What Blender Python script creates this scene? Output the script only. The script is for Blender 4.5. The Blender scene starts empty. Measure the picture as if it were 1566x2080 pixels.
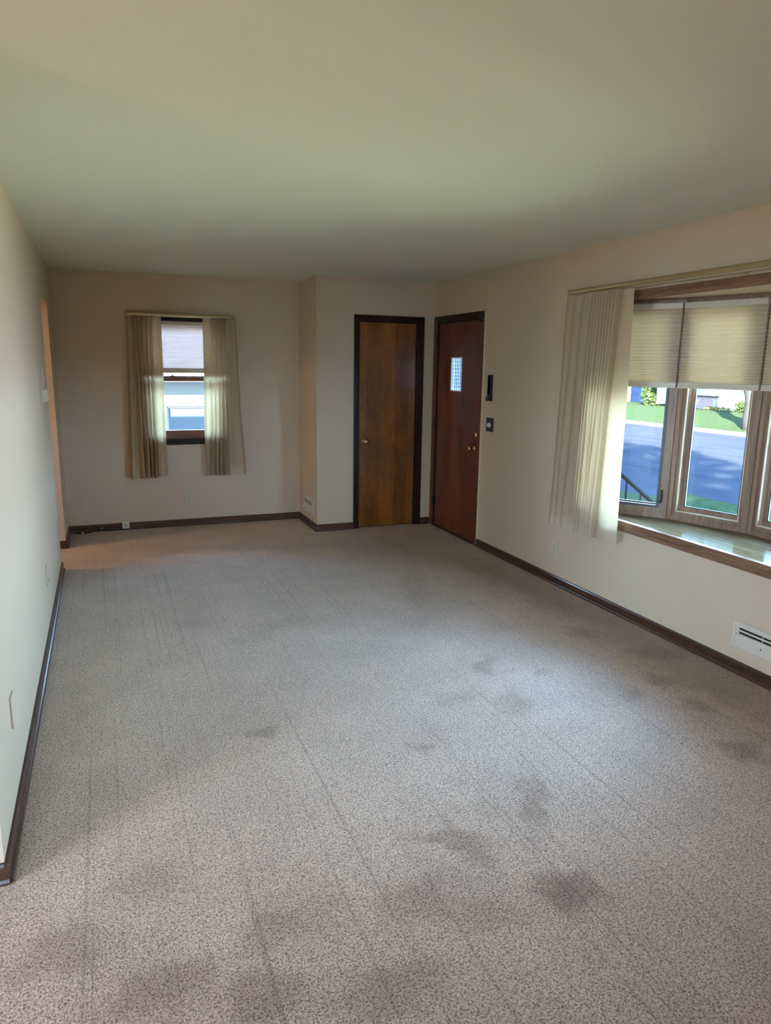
import bpy, bmesh, math, random
from mathutils import Vector, Matrix, noise

random.seed(7)
sc = bpy.context.scene
col = sc.collection

# ------------------------------------------------------------------ camera
cam_d = bpy.data.cameras.new('camera')
cam = bpy.data.objects.new('camera', cam_d)
col.objects.link(cam)
R_ = Vector((0.92949996, -0.36853875, 0.01445753))
U_ = Vector((0.06144324, 0.19338068, 0.97919796))
F_ = Vector((0.3636682, 0.90927614, -0.20239155))
cam.matrix_world = Matrix(((R_.x, U_.x, -F_.x, 0), (R_.y, U_.y, -F_.y, 0), (R_.z, U_.z, -F_.z, 1.6192), (0, 0, 0, 1)))
cam_d.sensor_width = 36
cam_d.lens = 1432.4 * 36 / 2080
cam_d.clip_start = .02
cam_d.clip_end = 300
sc.camera = cam

# ------------------------------------------------------------------ world, sun, exposure
SUN_AZ, SUN_TAN = math.radians(40), .39          # travels towards +x +y
SUN_STRENGTH = 260
SKY_STRENGTH = 34.0
EXPOSURE = 0.85
world = bpy.data.worlds.new('sky')
sc.world = world
world.use_nodes = True
wn, wl = world.node_tree.nodes, world.node_tree.links
wn.clear()
wo = wn.new('ShaderNodeOutputWorld'); wb = wn.new('ShaderNodeBackground')
tc = wn.new('ShaderNodeTexCoord'); sx = wn.new('ShaderNodeSeparateXYZ'); cr = wn.new('ShaderNodeValToRGB')
wl.new(tc.outputs['Generated'], sx.inputs[0]); wl.new(sx.outputs['Z'], cr.inputs[0])
cr.color_ramp.elements[0].position = 0.0; cr.color_ramp.elements[0].color = (.48, .73, 1.0, 1)
cr.color_ramp.elements[1].position = .9; cr.color_ramp.elements[1].color = (.18, .44, 1.0, 1)
e = cr.color_ramp.elements.new(.25); e.color = (.42, .68, 1.0, 1)
wl.new(cr.outputs[0], wb.inputs['Color']); wb.inputs['Strength'].default_value = SKY_STRENGTH
wl.new(wb.outputs[0], wo.inputs['Surface'])

sun_d = bpy.data.lights.new('sun', 'SUN'); sun_d.energy = SUN_STRENGTH; sun_d.angle = math.radians(.6)
sun_d.color = (1, .93, .82)
sun = bpy.data.objects.new('sun', sun_d); col.objects.link(sun)
sd = Vector((math.sin(SUN_AZ), math.cos(SUN_AZ), -SUN_TAN)).normalized()
sun.rotation_euler = sd.to_track_quat('-Z', 'Y').to_euler()
sun.location = (-6, -8, 9)

sc.view_settings.view_transform = 'Standard'
sc.view_settings.look = 'None'
sc.view_settings.gamma = 1
sc.view_settings.use_curve_mapping = False
sc.view_settings.exposure = EXPOSURE
sc.cycles.use_denoising = True
sc.cycles.max_bounces = 8
sc.cycles.diffuse_bounces = 5
sc.cycles.glossy_bounces = 3
sc.cycles.transmission_bounces = 6
sc.cycles.transparent_max_bounces = 10
sc.cycles.sample_clamp_indirect = 6
sc.cycles.caustics_reflective = False
sc.cycles.caustics_refractive = False


def fill_light(name, loc, direction, w, h, power, c):
    d = bpy.data.lights.new(name, 'AREA'); d.shape = 'RECTANGLE'; d.size = w; d.size_y = h; d.energy = power; d.color = c
    o = bpy.data.objects.new(name, d); col.objects.link(o); o.location = loc
    o.rotation_euler = Vector(direction).to_track_quat('-Z', 'Y').to_euler()
    return o


# fill lights added outside the bow window to brighten the ceiling and left wall
fill_light('fill_ceiling', (6.6, 2.0, -.30), (-.62, .05, .78), 4.5, 2.4, 400, (.84, 1.0, .70))
fill_light('fill_left_wall', (9.2, 1.2, .80), (-1, .08, 0), 6.0, 2.0, 1050, (.60, .74, 1.0))


def portal(name, loc, direction, w, h):
    d = bpy.data.lights.new(name, 'AREA'); d.shape = 'RECTANGLE'; d.size = w; d.size_y = h
    d.cycles.is_portal = True
    o = bpy.data.objects.new(name, d); col.objects.link(o); o.location = loc
    o.rotation_euler = Vector(direction).to_track_quat('-Z', 'Z' if abs(direction[2]) < .9 else 'Y').to_euler()
    return o


# ------------------------------------------------------------------ room numbers
XL, XR, Y1, YC, XC, H = -.377, 3.148, 7.266, 6.600, 1.912, 2.44
YA, YB, HO = 5.933, 6.660, 2.086       # hall opening in the left wall
YN = 2.255                             # near end of the left wall
YS = -2.3                              # wall behind the camera
XD = -4.2                              # far side of the adjoining dining area


# ------------------------------------------------------------------ material helpers
def mat(name):
    m = bpy.data.materials.new(name); m.use_nodes = True
    nt = m.node_tree; b = nt.nodes['Principled BSDF']
    return m, nt, nt.nodes, nt.links, b


def inp(b, **kw):
    for k, v in kw.items():
        b.inputs[k.replace('_', ' ')].default_value = v


def plain(name, c, rough=.5, metal=0., bump=0., bscale=60., var=.06):
    m, nt, n, l, b = mat(name)
    inp(b, Roughness=rough, Metallic=metal)
    t = n.new('ShaderNodeTexCoord'); z = n.new('ShaderNodeTexNoise'); z.inputs['Scale'].default_value = bscale
    l.new(t.outputs['Object'], z.inputs['Vector'])
    r = n.new('ShaderNodeValToRGB')
    r.color_ramp.elements[0].color = (*[x * (1 - var) for x in c], 1)
    r.color_ramp.elements[1].color = (*[min(1, x * (1 + var)) for x in c], 1)
    l.new(z.outputs['Fac'], r.inputs[0]); l.new(r.outputs[0], b.inputs['Base Color'])
    if bump:
        bp = n.new('ShaderNodeBump'); bp.inputs['Strength'].default_value = bump; bp.inputs['Distance'].default_value = .003
        l.new(z.outputs['Fac'], bp.inputs['Height']); l.new(bp.outputs[0], b.inputs['Normal'])
    return m


def wood(name, dark, light, axis='Z', rough=.35, scale=26, stretch=.07, coat=0., band=None, bump=.08):
    """grain runs along axis"""
    m, nt, n, l, b = mat(name)
    t = n.new('ShaderNodeTexCoord'); mp = n.new('ShaderNodeMapping')
    s = [1, 1, 1]; s['XYZ'.index(axis)] = stretch
    mp.inputs['Scale'].default_value = s
    l.new(t.outputs['Object'], mp.inputs[0])
    z = n.new('ShaderNodeTexNoise'); z.inputs['Scale'].default_value = scale; z.inputs['Detail'].default_value = 6
    z.inputs['Roughness'].default_value = .6; z.inputs['Distortion'].default_value = .4
    l.new(mp.outputs[0], z.inputs['Vector'])
    f = n.new('ShaderNodeTexNoise'); f.inputs['Scale'].default_value = scale * 9; f.inputs['Detail'].default_value = 2
    l.new(mp.outputs[0], f.inputs['Vector'])
    mx = n.new('ShaderNodeMath'); mx.operation = 'MULTIPLY_ADD'; mx.inputs[1].default_value = .35
    l.new(f.outputs['Fac'], mx.inputs[0]); l.new(z.outputs['Fac'], mx.inputs[2])
    r = n.new('ShaderNodeValToRGB')
    r.color_ramp.elements[0].position = .48; r.color_ramp.elements[0].color = (*dark, 1)
    r.color_ramp.elements[1].position = .88; r.color_ramp.elements[1].color = (*light, 1)
    l.new(mx.outputs[0], r.inputs[0])
    out = r.outputs[0]
    if band:   # veneer leaves of slightly different tone, along the given axis
        sp = n.new('ShaderNodeSeparateXYZ'); l.new(t.outputs['Object'], sp.inputs[0])
        mm = n.new('ShaderNodeMath'); mm.operation = 'MULTIPLY'; mm.inputs[1].default_value = band[1]
        l.new(sp.outputs['XYZ'.index(band[0])], mm.inputs[0])
        fl = n.new('ShaderNodeMath'); fl.operation = 'FLOOR'; l.new(mm.outputs[0], fl.inputs[0])
        wn_ = n.new('ShaderNodeTexWhiteNoise'); wn_.noise_dimensions = '1D'; l.new(fl.outputs[0], wn_.inputs['W'])
        mr = n.new('ShaderNodeMapRange'); mr.inputs['To Min'].default_value = .78; mr.inputs['To Max'].default_value = 1.12
        l.new(wn_.outputs['Value'], mr.inputs['Value'])
        vm = n.new('ShaderNodeVectorMath'); vm.operation = 'SCALE'
        l.new(out, vm.inputs[0]); l.new(mr.outputs[0], vm.inputs['Scale']); out = vm.outputs[0]
    l.new(out, b.inputs['Base Color'])
    inp(b, Roughness=rough, Coat_Weight=coat, Coat_Roughness=.12)
    if bump:
        bp = n.new('ShaderNodeBump'); bp.inputs['Strength'].default_value = bump; bp.inputs['Distance'].default_value = .002
        l.new(mx.outputs[0], bp.inputs['Height']); l.new(bp.outputs[0], b.inputs['Normal'])
    return m


def cloth(name, c, trans=.5, weave=900, tc=None, var=.10):
    m, nt, n, l, b = mat(name)
    n.remove(b); out = n['Material Output']
    t = n.new('ShaderNodeTexCoord'); z = n.new('ShaderNodeTexNoise'); z.inputs['Scale'].default_value = weave
    mp = n.new('ShaderNodeMapping'); mp.inputs['Scale'].default_value = (.25, .25, 1)
    l.new(t.outputs['Object'], mp.inputs[0]); l.new(mp.outputs[0], z.inputs['Vector'])
    r = n.new('ShaderNodeValToRGB'); r.color_ramp.elements[0].position = .3; r.color_ramp.elements[1].position = .7
    r.color_ramp.elements[0].color = (*[x * (1 - var) for x in c], 1); r.color_ramp.elements[1].color = (*c, 1)
    l.new(z.outputs['Fac'], r.inputs[0])
    d = n.new('ShaderNodeBsdfDiffuse'); tr = n.new('ShaderNodeBsdfTranslucent'); mx = n.new('ShaderNodeMixShader')
    mx.inputs[0].default_value = trans
    l.new(r.outputs[0], d.inputs['Color'])
    if tc:
        tr.inputs['Color'].default_value = (*tc, 1)
    else:
        l.new(r.outputs[0], tr.inputs['Color'])
    l.new(d.outputs[0], mx.inputs[1]); l.new(tr.outputs[0], mx.inputs[2]); l.new(mx.outputs[0], out.inputs['Surface'])
    return m


def thin_glass(name, tint=(.96, .98, .97), refl=.05):
    m, nt, n, l, b = mat(name)
    n.remove(b); out = n['Material Output']
    tr = n.new('ShaderNodeBsdfTransparent'); tr.inputs['Color'].default_value = (*tint, 1)
    g = n.new('ShaderNodeBsdfGlossy'); g.inputs['Roughness'].default_value = .02
    fr = n.new('ShaderNodeFresnel'); fr.inputs['IOR'].default_value = 1.45
    mx = n.new('ShaderNodeMixShader')
    l.new(fr.outputs[0], mx.inputs[0]); l.new(tr.outputs[0], mx.inputs[1]); l.new(g.outputs[0], mx.inputs[2])
    l.new(mx.outputs[0], out.inputs['Surface'])
    return m


M = {}
M['wall'] = plain('wall_paint', (.63, .50, .365), .5, bump=.10, bscale=220, var=.015)
M['ceiling'] = plain('ceiling_paint', (.80, .83, .71), .85, bump=.25, bscale=75, var=.02)
M['oak'] = wood('oak_trim', (.13, .062, .033), (.32, .185, .11), 'Y', .4, 30)
M['oak_v'] = wood('oak_frame', (.19, .11, .068), (.36, .24, .165), 'Z', .45, 34)
M['seat'] = wood('oak_seat', (.17, .115, .055), (.31, .225, .125), 'Y', .6, 22, bump=.10)
_n, _l = M['seat'].node_tree.nodes, M['seat'].node_tree.links
_n['Principled BSDF'].inputs['Specular IOR Level'].default_value = 0
_g = _n.new('ShaderNodeBsdfGlossy'); _g.inputs['Roughness'].default_value = .07; _g.inputs['Color'].default_value = (.62, .82, 1, 1)  # blue gloss tint paints sky colour into the reflection
_m = _n.new('ShaderNodeMixShader'); _m.inputs[0].default_value = .17
_l.new(_n['Principled BSDF'].outputs[0], _m.inputs[1]); _l.new(_g.outputs[0], _m.inputs[2]); _l.new(_m.outputs[0], _n['Material Output'].inputs['Surface'])
M['dark'] = wood('dark_casing', (.010, .0045, .003), (.040, .014, .007), 'Z', .38, 30)
M['dark_h'] = wood('dark_casing_h', (.010, .0045, .003), (.040, .014, .007), 'X', .38, 30)
for k_ in ('dark', 'dark_h', 'oak'): M[k_].node_tree.nodes['Principled BSDF'].inputs['Specular IOR Level'].default_value = .25
M['base_y'] = wood('baseboard_wood_y', (.028, .010, .006), (.085, .032, .018), 'Y', .35, 30, coat=.2)
M['base_x'] = wood('baseboard_wood_x', (.036, .013, .008), (.10, .038, .020), 'X', .35, 30, coat=.2)
M['closet_door'] = wood('maple_veneer', (.13, .038, .004), (.30, .10, .012), 'Z', .35, 5, .35, coat=.6, band=('X', 6.6), bump=.02)
M['entry_door'] = wood('mahogany_veneer', (.09, .022, .006), (.21, .055, .017), 'Z', .40, 6, .25, coat=.08, band=('Y', 7), bump=.02)
M['sash'] = wood('sash_wood', (.10, .035, .018), (.28, .11, .06), 'X', .4, 30)
M['cream'] = plain('cream_and_lit_edge', (.72, .62, .46), .5)
M['white'] = plain('white_plastic', (.74, .70, .62), .35)
M['plate'] = plain('ivory_plate', (.60, .55, .44), .4)
M['enamel'] = plain('white_enamel', (.66, .60, .50), .35)
M['slot'] = plain('dark_slot', (.008, .007, .006), .7)
M['black'] = plain('black_metal', (.012, .011, .012), .3)
M['grey'] = plain('screen_frame_grey', (.07, .08, .09), .5)
M['gasket'] = plain('glazing_gasket', (.02, .035, .038), .5)
M['brass'] = plain('polished_brass', (.55, .38, .19), .22, 1)
M['rod'] = plain('antique_gold_rod', (.60, .46, .27), .33, .85)
M['rod_light'] = plain('rod_track', (.80, .74, .60), .3, .6)
M['cable'] = plain('black_cable', (.01, .009, .009), .45)
M['glass'] = thin_glass('window_glass')
M['shade'] = cloth('cellular_shade', (.78, .68, .52), .42, 1400, tc=(.54, .44, .30), var=.03)
M['shade_white'] = cloth('cellular_shade_pale', (.84, .77, .72), .50, 1400, tc=(.92, .80, .76), var=.03)
M['rail'] = plain('shade_rail', (.62, .56, .46), .45)
M['drape'] = cloth('drape_linen', (.62, .50, .355), .34, 500, tc=(.72, .55, .31))
M['hem'] = cloth('drape_hem', (.62, .50, .36), .18, 500, tc=(.5, .36, .22))
M['concrete'] = plain('concrete', (.02, .0195, .019), .85, bump=.3, bscale=40)
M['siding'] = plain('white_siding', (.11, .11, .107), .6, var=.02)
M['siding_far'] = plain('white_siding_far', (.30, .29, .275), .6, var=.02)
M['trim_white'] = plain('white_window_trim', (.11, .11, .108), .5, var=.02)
M['shingle'] = plain('asphalt_shingle', (.01, .009, .008), .9, bump=.5, bscale=30, var=.3)
M['navy'] = plain('blue_garage_door', (.002, .004, .010), .6)
M['brick'] = plain('red_brick', (.085, .05, .045), .8, bscale=7, var=.35)
M['mortar'] = plain('brick_mortar', (.12, .11, .10), .9)
M['bark'] = plain('tree_bark', (.008, .008, .008), .9, bump=1, bscale=25, var=.35)
M['leaf'] = plain('leaves', (.006, .010, .003), .6, bscale=9, var=.5)
M['shrub'] = plain('shrub_leaves', (.008, .013, .005), .6, bscale=9, var=.5)
M['flower'] = plain('yellow_flowers', (.04, .034, .008), .6, bscale=20, var=.4)
M['soil'] = plain('garden_soil', (.16, .12, .10), .9)
M['dark_glass'] = plain('far_window_glass', (.010, .02, .03), .1)
M['iron'] = plain('iron_railing', (.004, .004, .005), .45)
M['dining'] = plain('dining_wood_floor', (.42, .22, .12), .4, bscale=6, var=.15)


for k_ in ('concrete', 'siding', 'siding_far', 'trim_white', 'shingle', 'navy', 'brick', 'mortar', 'bark', 'leaf', 'shrub', 'flower', 'iron'):
    M[k_].node_tree.nodes['Principled BSDF'].inputs['Specular IOR Level'].default_value = 0


def ground_mat(name, c1, c2, scale, bump, axis=None, c3=None):
    m, nt, n, l, b = mat(name)
    t = n.new('ShaderNodeTexCoord'); mp = n.new('ShaderNodeMapping')
    if axis: mp.inputs['Scale'].default_value = axis
    l.new(t.outputs['Object'], mp.inputs[0])
    z = n.new('ShaderNodeTexNoise'); z.inputs['Scale'].default_value = scale; z.inputs['Detail'].default_value = 5
    l.new(mp.outputs[0], z.inputs['Vector'])
    r = n.new('ShaderNodeValToRGB'); r.color_ramp.elements[0].position = .35; r.color_ramp.elements[1].position = .65
    r.color_ramp.elements[0].color = (*c1, 1); r.color_ramp.elements[1].color = (*c2, 1)
    l.new(z.outputs['Fac'], r.inputs[0]); l.new(r.outputs[0], b.inputs['Base Color'])
    inp(b, Roughness=1, Specular_IOR_Level=0)
    bp = n.new('ShaderNodeBump'); bp.inputs['Strength'].default_value = bump; bp.inputs['Distance'].default_value = .03
    l.new(z.outputs['Fac'], bp.inputs['Height']); l.new(bp.outputs[0], b.inputs['Normal'])
    return m


M['grass'] = ground_mat('lawn_grass', (.0048, .0082, .0034), (.0098, .0145, .0074), 14, .15)
M['asphalt'] = ground_mat('asphalt', (.0066, .0078, .0100), (.0088, .0102, .0130), 3, .0, (1, .12, 1))
M['curb'] = ground_mat('curb_concrete', (.022, .020, .019), (.030, .028, .026), 6, .1)


def carpet_material():
    m, nt, n, l, b = mat('beige_carpet')
    inp(b, Roughness=.95, Specular_IOR_Level=.15, Sheen_Weight=.25, Sheen_Roughness=.5)
    t = n.new('ShaderNodeTexCoord')
    yarn = n.new('ShaderNodeTexNoise'); yarn.inputs['Scale'].default_value = 170; yarn.inputs['Detail'].default_value = 2.5
    yarn.inputs['Roughness'].default_value = .55; yarn.inputs['Distortion'].default_value = .8
    l.new(t.outputs['Object'], yarn.inputs['Vector'])
    ramp = n.new('ShaderNodeValToRGB')
    ramp.color_ramp.elements[0].position = .36; ramp.color_ramp.elements[0].color = (.20, .13, .088, 1)
    ramp.color_ramp.elements[1].position = .60; ramp.color_ramp.elements[1].color = (.74, .545, .40, 1)
    l.new(yarn.outputs['Fac'], ramp.inputs[0])
    # soft mottling of the worn pile
    big = n.new('ShaderNodeTexNoise'); big.inputs['Scale'].default_value = 3.2; big.inputs['Detail'].default_value = 4
    l.new(t.outputs['Object'], big.inputs['Vector'])
    mr = n.new('ShaderNodeMapRange'); mr.inputs['From Min'].default_value = .3; mr.inputs['From Max'].default_value = .7
    mr.inputs['To Min'].default_value = .88; mr.inputs['To Max'].default_value = 1.06
    l.new(big.outputs['Fac'], mr.inputs['Value'])
    # stains and broad darker areas: soft ellipses (x, y, rx, ry, turn, strength), edges broken by noise
    dn = n.new('ShaderNodeTexNoise'); dn.inputs['Scale'].default_value = 9; dn.inputs['Detail'].default_value = 7
    l.new(t.outputs['Object'], dn.inputs['Vector'])
    dv = n.new('ShaderNodeVectorMath'); dv.operation = 'SUBTRACT'; dv.inputs[1].default_value = (.5, .5, .5)
    l.new(dn.outputs['Color'], dv.inputs[0])
    dsc = n.new('ShaderNodeVectorMath'); dsc.operation = 'SCALE'; dsc.inputs['Scale'].default_value = .22
    l.new(dv.outputs[0], dsc.inputs[0])
    wp = n.new('ShaderNodeVectorMath'); wp.operation = 'ADD'
    l.new(t.outputs['Object'], wp.inputs[0]); l.new(dsc.outputs[0], wp.inputs[1])
    stains = [(a_, b_, c_, d_, e_, f_ * .68) for a_, b_, c_, d_, e_, f_ in [(.582, 2.895, .07, .06, 0, .30), (1.19, 2.52, .07, .06, 20, .28), (1.88, 3.17, .06, .15, -31, .28),
              (1.80, 2.75, .08, .14, -31, .22), (1.04, 1.945, .16, .05, -28, .38), (1.10, 1.82, .05, .07, 0, .25),
              (1.27, 1.585, .11, .10, -40, .55), (1.44, 2.03, .05, .19, -31, .34), (.80, 1.72, .16, .08, 20, .24),
              (.98, 1.60, .14, .06, -20, .2), (.44, 1.79, .16, .10, 0, .18), (2.42, 2.60, .08, .08, 0, .25),
              (2.68, 2.70, .10, .07, 0, .28), (2.64, 2.41, .08, .06, 0, .32), (2.50, 2.0, .07, .12, 20, .40),
              (2.70, 3.42, .10, .12, 0, .22), (2.90, 3.0, .16, .10, -20, .30), (2.85, 2.45, .12, .35, 0, .2), (.03, 2.10, .14, .12, 0, .22),
              (-.2, 1.9, .14, .10, 0, .3), (.04, 1.66, .14, .08, 0, .35), (.30, 1.55, .12, .08, 0, .32),
              (2.35, 5.9, .5, .5, 0, .22), (2.2, 4.9, .10, .8, -20, .16), (2.9, 4.4, .18, 1.2, 5, .2), (.48, 4.4, .2, .1, 0, .12),
              (1.05, 4.2, .25, .12, 0, .12), (.62, 1.45, .18, .08, 0, .3), (1.0, .75, 2.2, .95, -12, .34), (2.95, 3.3, .22, 1.9, 3, .26), (.35, 1.75, .12, .05, 30, .2), (2.12, 3.0, .06, .05, 0, .2), (1.55, 2.9, .12, .07, 20, .14), (1.75, 3.9, .25, .1, 10, .12)]]  # broadest ellipses only darken the carpet near the camera and right wall
    acc = None
    for x, y, rx, ry, rot, st in stains:
        mp = n.new('ShaderNodeMapping'); mp.vector_type = 'TEXTURE'
        mp.inputs['Location'].default_value = (x, y, 0); mp.inputs['Rotation'].default_value = (0, 0, math.radians(rot))
        mp.inputs['Scale'].default_value = (rx * 1.5, ry * 1.5, 1)
        l.new(wp.outputs[0], mp.inputs[0])
        ln = n.new('ShaderNodeVectorMath'); ln.operation = 'LENGTH'; l.new(mp.outputs[0], ln.inputs[0])
        r2 = n.new('ShaderNodeMapRange'); r2.interpolation_type = 'SMOOTHSTEP'
        r2.inputs['From Min'].default_value = .15; r2.inputs['From Max'].default_value = 1.0
        r2.inputs['To Min'].default_value = 1 - st; r2.inputs['To Max'].default_value = 1
        l.new(ln.outputs['Value'], r2.inputs['Value'])
        if acc is None:
            acc = r2.outputs[0]
        else:
            mm = n.new('ShaderNodeMath'); mm.operation = 'MULTIPLY'
            l.new(acc, mm.inputs[0]); l.new(r2.outputs[0], mm.inputs[1]); acc = mm.outputs[0]
    # ribs of the backing showing as fine lengthwise lines
    sp = n.new('ShaderNodeSeparateXYZ'); l.new(t.outputs['Object'], sp.inputs[0])
    rib = n.new('ShaderNodeTexNoise'); rib.noise_dimensions = '2D'; rib.inputs['Scale'].default_value = 1
    rm = n.new('ShaderNodeMapping'); rm.inputs['Scale'].default_value = (62, .30, 0)
    l.new(t.outputs['Object'], rm.inputs[0]); l.new(rm.outputs[0], rib.inputs['Vector'])
    rr = n.new('ShaderNodeMapRange'); rr.inputs['From Min'].default_value = .24; rr.inputs['From Max'].default_value = .37
    rr.inputs['To Min'].default_value = .78; rr.inputs['To Max'].default_value = 1
    l.new(rib.outputs['Fac'], rr.inputs['Value'])
    m1 = n.new('ShaderNodeMath'); m1.operation = 'MULTIPLY'; l.new(acc, m1.inputs[0]); l.new(mr.outputs[0], m1.inputs[1])
    m2 = n.new('ShaderNodeMath'); m2.operation = 'MULTIPLY'; l.new(m1.outputs[0], m2.inputs[0]); l.new(rr.outputs[0], m2.inputs[1])
    st_ = n.new('ShaderNodeMapRange'); st_.inputs['To Min'].default_value = 1; st_.inputs['To Max'].default_value = 0
    l.new(acc, st_.inputs['Value'])
    brown = n.new('ShaderNodeMix'); brown.data_type = 'RGBA'; brown.blend_type = 'MULTIPLY'
    brown.inputs[7].default_value = (.62, .36, .22, 1)
    l.new(st_.outputs[0], brown.inputs[0]); l.new(ramp.outputs[0], brown.inputs[6])
    vs = n.new('ShaderNodeVectorMath'); vs.operation = 'SCALE'
    l.new(brown.outputs[2], vs.inputs[0]); l.new(m2.outputs[0], vs.inputs['Scale'])
    l.new(vs.outputs[0], b.inputs['Base Color'])
    hs = n.new('ShaderNodeMath'); hs.operation = 'MULTIPLY'; l.new(yarn.outputs['Fac'], hs.inputs[0]); l.new(rr.outputs[0], hs.inputs[1])
    bp = n.new('ShaderNodeBump'); bp.inputs['Strength'].default_value = .9; bp.inputs['Distance'].default_value = .006
    l.new(hs.outputs[0], bp.inputs['Height']); l.new(bp.outputs[0], b.inputs['Normal'])
    return m


M['carpet'] = carpet_material()


# ------------------------------------------------------------------ mesh helpers
class MB:
    def __init__(s):
        s.bm = bmesh.new()

    def box(s, x0, x1, y0, y1, z0, z1, mtx=None, bev=0):
        vs = bmesh.ops.create_cube(s.bm, size=1)['verts']
        for v in vs:
            v.co = Vector(((x0 + x1) / 2 + v.co.x * (x1 - x0), (y0 + y1) / 2 + v.co.y * (y1 - y0), (z0 + z1) / 2 + v.co.z * (z1 - z0)))
        if bev:
            es = list({e for v in vs for e in v.link_edges})
            r = bmesh.ops.bevel(s.bm, geom=es, offset=bev, segments=2, affect='EDGES', profile=.6)
            vs = list({v for f in r['faces'] for v in f.verts} | {v for v in vs if v.is_valid})
        if mtx is not None:
            for v in vs: v.co = mtx @ v.co
        return s

    def frame(s, a0, a1, z0, z1, w, n0, n1, mtx, wb=None, wt=None):
        """rectangular frame in local (a, n, z): a along, n outward; four mitred members"""
        wb = w if wb is None else wb; wt = w if wt is None else wt
        o = [(a0, z0), (a1, z0), (a1, z1), (a0, z1)]; i = [(a0 + w, z0 + wb), (a1 - w, z0 + wb), (a1 - w, z1 - wt), (a0 + w, z1 - wt)]
        V = [[s.bm.verts.new(mtx @ Vector((p[0], nn, p[1]))) for p in ring] for nn in (n0, n1) for ring in (o, i)]
        of, if_, ob, ib = V
        for k in range(4):
            j = (k + 1) % 4
            s.bm.faces.new((of[k], of[j], if_[j], if_[k])); s.bm.faces.new((ob[j], ob[k], ib[k], ib[j]))
            s.bm.faces.new((of[j], of[k], ob[k], ob[j])); s.bm.faces.new((if_[k], if_[j], ib[j], ib[k]))
        return s

    def prism(s, pts, z0, z1, mtx=None):
        b_ = [s.bm.verts.new((p[0], p[1], z0)) for p in pts]; t_ = [s.bm.verts.new((p[0], p[1], z1)) for p in pts]
        s.bm.faces.new(b_[::-1]); s.bm.faces.new(t_)
        for k in range(len(pts)):
            j = (k + 1) % len(pts); s.bm.faces.new((b_[k], b_[j], t_[j], t_[k]))
        if mtx is not None:
            for v in b_ + t_: v.co = mtx @ v.co
        return s

    def sweep(s, prof, A, B, up=Vector((0, 0, 1)), side=None):
        """profile (d, z) swept from A to B; d measured along side"""
        A, B = Vector(A), Vector(B)
        rings = [[s.bm.verts.new(P + side * d + up * z) for d, z in prof] for P in (A, B)]
        k = len(prof)
        for i in range(k):
            j = (i + 1) % k; s.bm.faces.new((rings[0][i], rings[0][j], rings[1][j], rings[1][i]))
        s.bm.faces.new(rings[0][::-1]); s.bm.faces.new(rings[1])
        return s

    def lathe(s, prof, mtx, seg=20):
        """profile (r, h) about local z"""
        rings = []
        for r, h in prof:
            if r < 1e-6: rings.append([s.bm.verts.new(mtx @ Vector((0, 0, h)))])
            else: rings.append([s.bm.verts.new(mtx @ Vector((r * math.cos(2 * math.pi * k / seg), r * math.sin(2 * math.pi * k / seg), h))) for k in range(seg)])
        for a, b in zip(rings, rings[1:]):
            for k in range(seg):
                j = (k + 1) % seg
                f = [a[k % len(a)], a[j % len(a)], b[j % len(b)], b[k % len(b)]]
                f = list(dict.fromkeys(f))
                if len(f) > 2: s.bm.faces.new(f)
        return s

    def tube(s, pts, r, seg=8, radii=None):
        pts = [Vector(p) for p in pts]; rings = []
        for i, p in enumerate(pts):
            d = (pts[min(i + 1, len(pts) - 1)] - pts[max(i - 1, 0)]).normalized()
            a = d.orthogonal().normalized() if i == 0 else (rings_a - d * rings_a.dot(d)).normalized()
            rings_a = a; b_ = d.cross(a); rr = radii[i] if radii else r
            rings.append([s.bm.verts.new(p + a * rr * math.cos(2 * math.pi * k / seg) + b_ * rr * math.sin(2 * math.pi * k / seg)) for k in range(seg)])
        for a, b_ in zip(rings, rings[1:]):
            for k in range(seg):
                j = (k + 1) % seg; s.bm.faces.new((a[k], a[j], b_[j], b_[k]))
        s.bm.faces.new(rings[0][::-1]); s.bm.faces.new(rings[-1])
        return s

    def build(s, name, m, parent=None, smooth=False, fix=True):
        if fix: bmesh.ops.recalc_face_normals(s.bm, faces=s.bm.faces)
        me = bpy.data.meshes.new(name); s.bm.to_mesh(me); s.bm.free()
        me.materials.append(M[m] if isinstance(m, str) else m)
        if smooth:
            for p in me.polygons: p.use_smooth = True
        o = bpy.data.objects.new(name, me); col.objects.link(o)
        if parent: o.parent = parent
        return o


def tag(o, label=None, cat=None, group=None, kind=None):
    if label: o['label'] = label
    if cat: o['category'] = cat
    if group: o['group'] = group
    if kind: o['kind'] = kind
    return o


def empty(name):
    o = bpy.data.objects.new(name, None); o.empty_display_size = .1; col.objects.link(o); return o


def struct(o, label=None, cat=None):
    return tag(o, label, cat, None, 'structure')


def axes(origin, a, n):
    """matrix taking local (a, n, z) to world"""
    a = Vector(a).normalized(); n = Vector(n).normalized(); o = Vector(origin)
    return Matrix(((a.x, n.x, 0, o.x), (a.y, n.y, 0, o.y), (a.z, n.z, 1, o.z), (0, 0, 0, 1)))


# ================================================================== STRUCTURE
T = .13
struct(MB().box(XL - .12, XR + .02, YS, Y1 + .02, -.15, 0).box(-2.9, XL - .12, 4.9, YB + .02, -.15, 0).build('floor', 'carpet'),
       'beige cut-pile carpet with worn brown stains across the whole living room floor', 'floor')
struct(MB().box(XD, XL - .12, YS, YN, -.15, 0).build('floor_dining', 'dining'), 'wooden floor of the adjoining dining area', 'floor')
struct(MB().box(XD - .15, XR + .15, YS - .15, Y1 + .15, H, H + .12).build('ceiling', 'ceiling'),
       'plain off-white ceiling over the whole living room', 'ceiling')

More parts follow.
